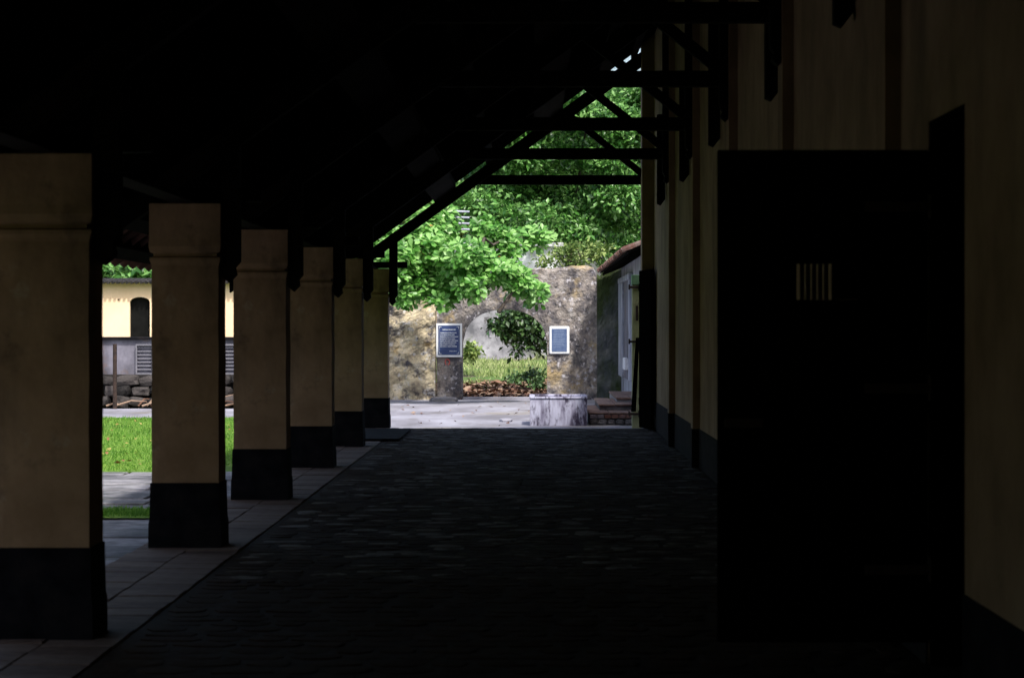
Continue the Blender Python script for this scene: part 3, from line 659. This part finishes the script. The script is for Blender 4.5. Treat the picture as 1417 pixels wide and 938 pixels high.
# far cream building
BD = 120.; fb = empty('cream_building', (-20, BD, 0), 'distant cream building with arched black doorway and tiled eave', 'building'); fo = Vector(fb.location)
def X(px): return P(px,0,BD).x
ztop = P(0,391,BD).z; dz1 = P(0,411,BD).z
da, db = X(179.5), X(207.5)
def arched(cx, hw, z0, z1, r=.25, n=8): 
    return [(cx-hw, z0), (cx+hw, z0)] + [(cx+hw*math.cos(math.pi*k/n), z1-r+r*math.sin(math.pi*k/n)) for k in range(n+1)]
doors = [(X(p)+.0, X(p)+1.0) for p in (-20, 79.5, 179.5, 279.5, 379.5, 480)]
prev = X(-150)
for (a, b) in doors:
    mb = MB(); mb.box(prev, a, BD, BD+.4, -.1, ztop); mb.build('wall', M['cream'], fb, loc=-fo)
    n = 8; pts = [(a, ztop), (a, dz1-.25)] + [((a+b)/2-(b-a)/2*math.cos(math.pi*k/n), dz1-.25+.25*math.sin(math.pi*k/n)) for k in range(n+1)][1:] + [(b, ztop)]
    mb = MB(); mb.prism(pts, 'y', BD, BD+.4); mb.build('wall', M['cream'], fb, loc=-fo)
    mb = MB(); mb.box(a+.002, b-.002, BD+.25, BD+.3, 0, dz1+.05); mb.build('door', M['void'], fb, loc=-fo)
    prev = b
    mb = MB(); mb.box(a-.5-.1, a-.5+.0, BD-.04, BD-.001, 2.75, 2.8);  mb.build('cleat', M['iron'], fb, loc=-fo)
mb = MB(); mb.box(prev, X(700), BD, BD+.4, -.1, ztop); mb.build('wall', M['cream'], fb, loc=-fo)
mb = MB(); mb.box(X(-150), X(700), BD+.4, BD+8, -.1, ztop-.01); mb.build('core', M['void'], fb, loc=-fo)
mb = MB(); mb.prism([(BD-.5, ztop+.0), (BD+4.5, ztop+.3), (BD+9, ztop+.0)], 'x', X(-152), X(702)); mb.build('roof', M['dark_stone'], fb, loc=-fo)
mb = MB()
for i in range(130):
    x = X(-150)+i*.235
    mb.tube([(x, BD-.56, ztop-.01), (x, BD+2, ztop+.20)], [.075,.07], 7)
o = mb.build('roof_tiles', M['dark_stone'], fb, loc=-fo); o['kind'] = 'stuff'

# ================================================================== TREES
KD = 4.9
def Q(px, py, d): return P(px, py, d+KD)
def clump_points(cl, n, per, spread):
    """cl: (px, py, depth, rx_px, ry_px, rdepth_m) ellipsoids; returns leaf bases and outward dirs"""
    vol = np.array([c[3]*c[4] for c in cl], float); vol /= vol.sum(); pos = []; out = []
    pick = rng.choice(len(cl), n, p=vol)
    for k in pick:
        px, py, d, rx, ry, rd = cl[k]; c = Q(px, py, d); v = rng.normal(0,1,3); v /= np.linalg.norm(v); r = rng.uniform(.35,1)**.5
        s = np.array([rx*d/F, rd, ry*d/F]); q = np.array(c)+v*r*s
        lo = v*np.array([1,1,.7])+np.array([0,0,.35]); pos.append(q); out.append(lo)
    return np.array(pos), np.array(out)
def leafcloud(cl, n, per, spread, size, droop=.0):
    q, o_ = clump_points(cl, n, per, spread)
    base = np.repeat(q, per, 0) + rng.normal(0, spread, (n*per, 3)); axis = np.repeat(o_, per, 0)
    d = rng.normal(0,1,(n*per,3)) + axis*.8; d[:,2] -= droop; up = axis + rng.normal(0,.5,(n*per,3)) + np.array([0,0,.8])
    return base, frames(d, up), size*rng.uniform(.6,1.35,n*per)
def rosettes(cl, n, per, size):
    q, o_ = clump_points(cl, n, 1, 0); o_ /= np.linalg.norm(o_, axis=1, keepdims=True)
    ax = o_*.7 + rng.normal(0,.3,(n,3)) + np.array([0,-.25,.6]); ax /= np.linalg.norm(ax, axis=1, keepdims=True)
    u = np.cross(ax, rng.normal(0,1,(n,3))); u /= np.linalg.norm(u, axis=1, keepdims=True); v = np.cross(ax, u)
    B, D, U, Z = [], [], [], []
    for k in range(per):
        a = 2*math.pi*k/per + rng.uniform(-.3,.3,n); d = u*np.cos(a)[:,None]+v*np.sin(a)[:,None]+ax*rng.uniform(.05,.55,n)[:,None]
        B.append(q+d*.02+rng.normal(0,.015,(n,3))); D.append(d); U.append(ax+rng.normal(0,.15,(n,3))); Z.append(size*rng.uniform(.65,1.25,n))
    return np.concatenate(B), frames(np.concatenate(D), np.concatenate(U)), np.concatenate(Z)
def limbs(r, trunk, branches, rad, m='bark'):
    ro = Vector(r.location)
    mb = MB(); mb.tube(trunk, [rad*(1-.5*i/(len(trunk)-1)) for i in range(len(trunk))], 9)
    for br in branches:
        n = len(br); mb.tube(br, [rad*.28*(1-.85*i/(n-1)) for i in range(n)], 6)
    o = mb.build('trunk', M[m], r, loc=-ro, smooth=True); return o
def bend(a, b, n=6, j=.15):
    a, b = Vector(a), Vector(b); return [a.lerp(b, i/n) + (Vector((random.uniform(-j,j), random.uniform(-j,j), random.uniform(-j,j)+.1*math.sin(math.pi*i/n))) if 0 < i < n else Vector()) for i in range(n+1)]
# T1: broad-leaved almond tree before the gate wall
t1 = empty('almond_tree', (-5.6, 50.4, GZ), 'bright green broad leaved tree spreading over the yard before the ruined wall', 'tree')
c1 = [(545,365,45,32,40,.8),(575,395,45.5,30,22,.7),(585,345,45.5,45,40,.8),(620,392,45.5,36,26,.7),(600,310,46.5,40,35,.7),(640,355,45,42,26,.7),(650,395,45,26,20,.6),
      (680,375,45.5,36,24,.6),(715,388,46,26,22,.5),(740,405,46.3,18,17,.4),(738,330,47.5,32,16,.4),(700,340,47,26,24,.5),(560,410,45,22,12,.4),(530,335,46,25,40,.6),(672,322,47,24,22,.5),(612,415,45,18,12,.3)]
tb = [bend((-5.0,50.4,2.4), Q(640,350,45.6)), bend((-5.0,50.4,2.4), Q(570,400,45.4)), bend(Q(600,372,45.5), Q(735,402,46.2), 7, .08), bend(Q(640,350,45.6), Q(740,330,47.4)), bend(Q(655,420,45.2), Q(690,385,45.6), 4, .05), bend((-5.0,50.4,2.4), Q(590,310,46.4)), bend(Q(690,432,45.3), Q(720,395,45.9),4,.04)]
limbs(t1, [(-5.6,50.4,-.2),(-5.5,50.4,1),(-5.0,50.4,2.4),(-4.6,50.5,3.8)], tb, .17)
B, Rm, Z = rosettes(c1, 1500, 7, .18)
vis = np.argsort(B[:,1])            # nearest leaves become parts of their own
px = 738+B[:,0]*F/B[:,1]; py = 450-(B[:,2]-EYE)*F/B[:,1]
ok = [i for i in vis if 545 < px[i] < 760 and 300 < py[i] < 430][:280]
mask = np.ones(len(B), bool); mask[ok] = False
o = scatter('crown', LEAFV, LEAFF, B[mask]-np.array(t1.location), Rm[mask], Z[mask], M['leaf_bright'], t1)
lm = bpy.data.meshes.new('leaf'); lm.from_pydata(LEAFV, [], LEAFF); 
lmat = mat('almond_leaf_single', [(.07,.22,.03),(.16,.41,.07),(.33,.58,.18)], .6, .38, 0, rand=.6, transl=.45, spec=.5); lm.materials.append(lmat)
for i in ok:
    l = bpy.data.objects.new('leaf', lm); C.objects.link(l); l.parent = t1
    l.matrix_local = Matrix.Translation(Vector(B[i])-Vector(t1.location)) @ Matrix(Rm[i].tolist()).to_4x4() @ Matrix.Scale(float(Z[i]), 4)
B, Rm, Z = rosettes(c1, 22, 1, .15)
scatter('old_leaves', LEAFV, LEAFF, B-np.array(t1.location), Rm, Z, M['red_leaf'], t1)
def tree(name, base, cl, n, per, spread, size, m, label, rad=.2, droop=0., cat='tree', small=True, trunk_top=None, nb=5):
    r = empty(name, base, label, cat); ro = np.array(base)
    tt = Vector(trunk_top) if trunk_top else P(cl[0][0], cl[0][1], cl[0][2])
    brs = [bend(Vector(base).lerp(tt, .55), Q(c[0], c[1], c[2])) for c in cl[:nb]]
    limbs(r, bend(base, tt, 5, rad*.5), brs, rad)
    B, Rm, Z = leafcloud(cl, n, per, spread, size, droop)
    scatter('crown', SMV, SMF, B-ro, Rm, Z, M[m], r); return r
# T2: large evergreen behind the gate
c2 = []
random.seed(11)
for k in range(70):
    t = random.random(); px_ = random.uniform(665, 900); py_ = random.uniform(122, 335)
    if px_ < 730 and py_ < 160: continue
    if 715 < px_ < 790 and py_ > 315: continue
    c2.append((px_, py_, random.uniform(65, 70), random.uniform(18,34), random.uniform(12,22), .6))
c2 += [(850,345,66,32,14,.5),(700,300,67,30,22,.6),(800,325,65.5,28,14,.5),(835,140,70,34,14,.8)]
tree('evergreen_tree', (1.2,75,.6), c2, 2700, 26, .17, .175, 'leaf_dark', 'tall dark green tree filling the view behind the ruined wall', .3, .3, trunk_top=Q(800,200,70), nb=9)
c9 = [(690,262,66.0,26,14,.5),(660,285,65.0,26,14,.5),(720,250,66.5,18,10,.4),(640,275,66.0,22,14,.5),(700,300,64.5,22,12,.4),(745,300,64.0,22,10,.4),(612,262,66.0,20,12,.5)]
tree('light_green_tree', (-3.0,70.5,.5), c9, 260, 16, .16, .19, 'leaf_dark', 'light green tree peeping out between the near tree and the tall dark one', .12, .2, trunk_top=Q(670,285,65.6))
# T3: trees further back
c3 = [(random.uniform(420,710), random.uniform(150,400), random.uniform(84,90), random.uniform(30,50), random.uniform(20,34), 1.5) for k in range(46)]
tree('pale_tree', (-5,93,.8), c3, 1500, 18, .3, .34, 'leaf_olive', 'pale green tree rising far behind the near broad leaved tree', .3, trunk_top=Q(600,250,88))
c4 = [(random.uniform(690,930), random.uniform(140,330), random.uniform(78,86), random.uniform(26,46), random.uniform(18,30), 1.5) for k in range(34)]
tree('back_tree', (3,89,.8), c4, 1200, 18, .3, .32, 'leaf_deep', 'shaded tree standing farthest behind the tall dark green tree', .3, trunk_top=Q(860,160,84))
# shrub on the wall, hanging foliage in the arch, shrubs and tufts
c5 = [(760,362,50.2,20,7,.3),(785,352,50.4,18,12,.3),(810,350,50.4,20,12,.3),(828,348,50.4,16,10,.3),(800,362,49.6,14,6,.2)]
tree('yellow_green_shrub', tuple(Q(800,372,50.0)), c5, 110, 12, .07, .11, 'leaf_olive', 'yellow green shrub growing on top of the ruined wall', .03, cat='shrub', trunk_top=Q(800,350,50.3))
c6 = [(722,438,53,34,9,.4),(700,450,53.2,14,10,.3),(738,452,53,18,12,.3),(748,470,53,12,14,.2),(730,474,53,10,10,.2),(706,468,53,8,9,.2),(690,450,53,7,7,.2),(716,482,53,6,6,.2)]
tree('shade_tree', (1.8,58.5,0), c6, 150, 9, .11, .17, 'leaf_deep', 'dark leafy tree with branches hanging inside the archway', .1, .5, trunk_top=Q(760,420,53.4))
c7 = [(653,486,58,8,7,.25),(648,494,58,6,5,.2)]
tree('grassy_shrub', tuple(Q(655,505,58)), c7, 34, 10, .06, .15, 'leaf_olive', 'light green shrub at the left inside the archway', .02, cat='shrub', trunk_top=Q(655,485,58))
c8 = [(738,520,54,14,9,.3),(745,530,53,10,6,.2),(715,524,55,16,5,.3)]
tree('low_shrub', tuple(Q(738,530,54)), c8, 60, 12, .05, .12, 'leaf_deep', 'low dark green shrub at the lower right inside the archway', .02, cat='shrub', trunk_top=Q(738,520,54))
# far trees over the cream building
for i, (px_, lab) in enumerate(((120,'distant tree above the cream roof, mostly behind the nearest pillar'), (190,'distant tree above the cream roof, in the gap between the first two pillars'), (300,'distant tree above the cream roof, behind the second pillar'))):
    cc = [(px_+random.uniform(-38,38), random.uniform(362,384), random.uniform(134,138), random.uniform(14,24), random.uniform(7,11), 1.2) for k in range(9)]
    tree('distant_tree', (Q(px_,0,136).x, 136, 0), cc, 160, 14, .35, .55, 'leaf_dark', lab, .3, trunk_top=Q(px_,375,136))

# unseen trees added left of the arcade to block light from the near bays
for i, (bx, by, lab) in enumerate(((-9.5, 3, 'unseen tree added to darken the corridor, beside the start of the arcade'), (-10.5, 12, 'unseen tree added to darken the corridor, abreast of the first pillars'), (-13.5, 21, 'unseen tree added to darken the corridor, beside the lawn edge'))):
    r_ = empty('shade_tree', (bx, by, GZ), lab, 'tree'); base_ = Vector((bx, by, GZ)); n_ = 420
    limbs(r_, bend(base_, base_+Vector((0,0,4.2)), 5, .1), [bend(base_+Vector((0,0,2.6)), base_+Vector((3*math.cos(a), 3*math.sin(a), 4.6))) for a in (.3,1.6,2.9,4.2,5.4)], .28)
    v_ = rng.normal(0,1,(n_,3)); v_ /= np.linalg.norm(v_, axis=1, keepdims=True); q_ = np.array([0,0,4.4])+v_*np.array([4.6,4.6,2.6])*(rng.uniform(.2,1,n_)**.5)[:,None]
    b_ = np.repeat(q_, 16, 0)+rng.normal(0,.28,(n_*16,3)); d_ = rng.normal(0,1,(n_*16,3)); u_ = rng.normal(0,.6,(n_*16,3))+np.array([0,0,1])
    scatter('crown', SMV, SMF, b_, frames(d_, u_), .34*rng.uniform(.6,1.3,n_*16), M['leaf_deep'], r_)
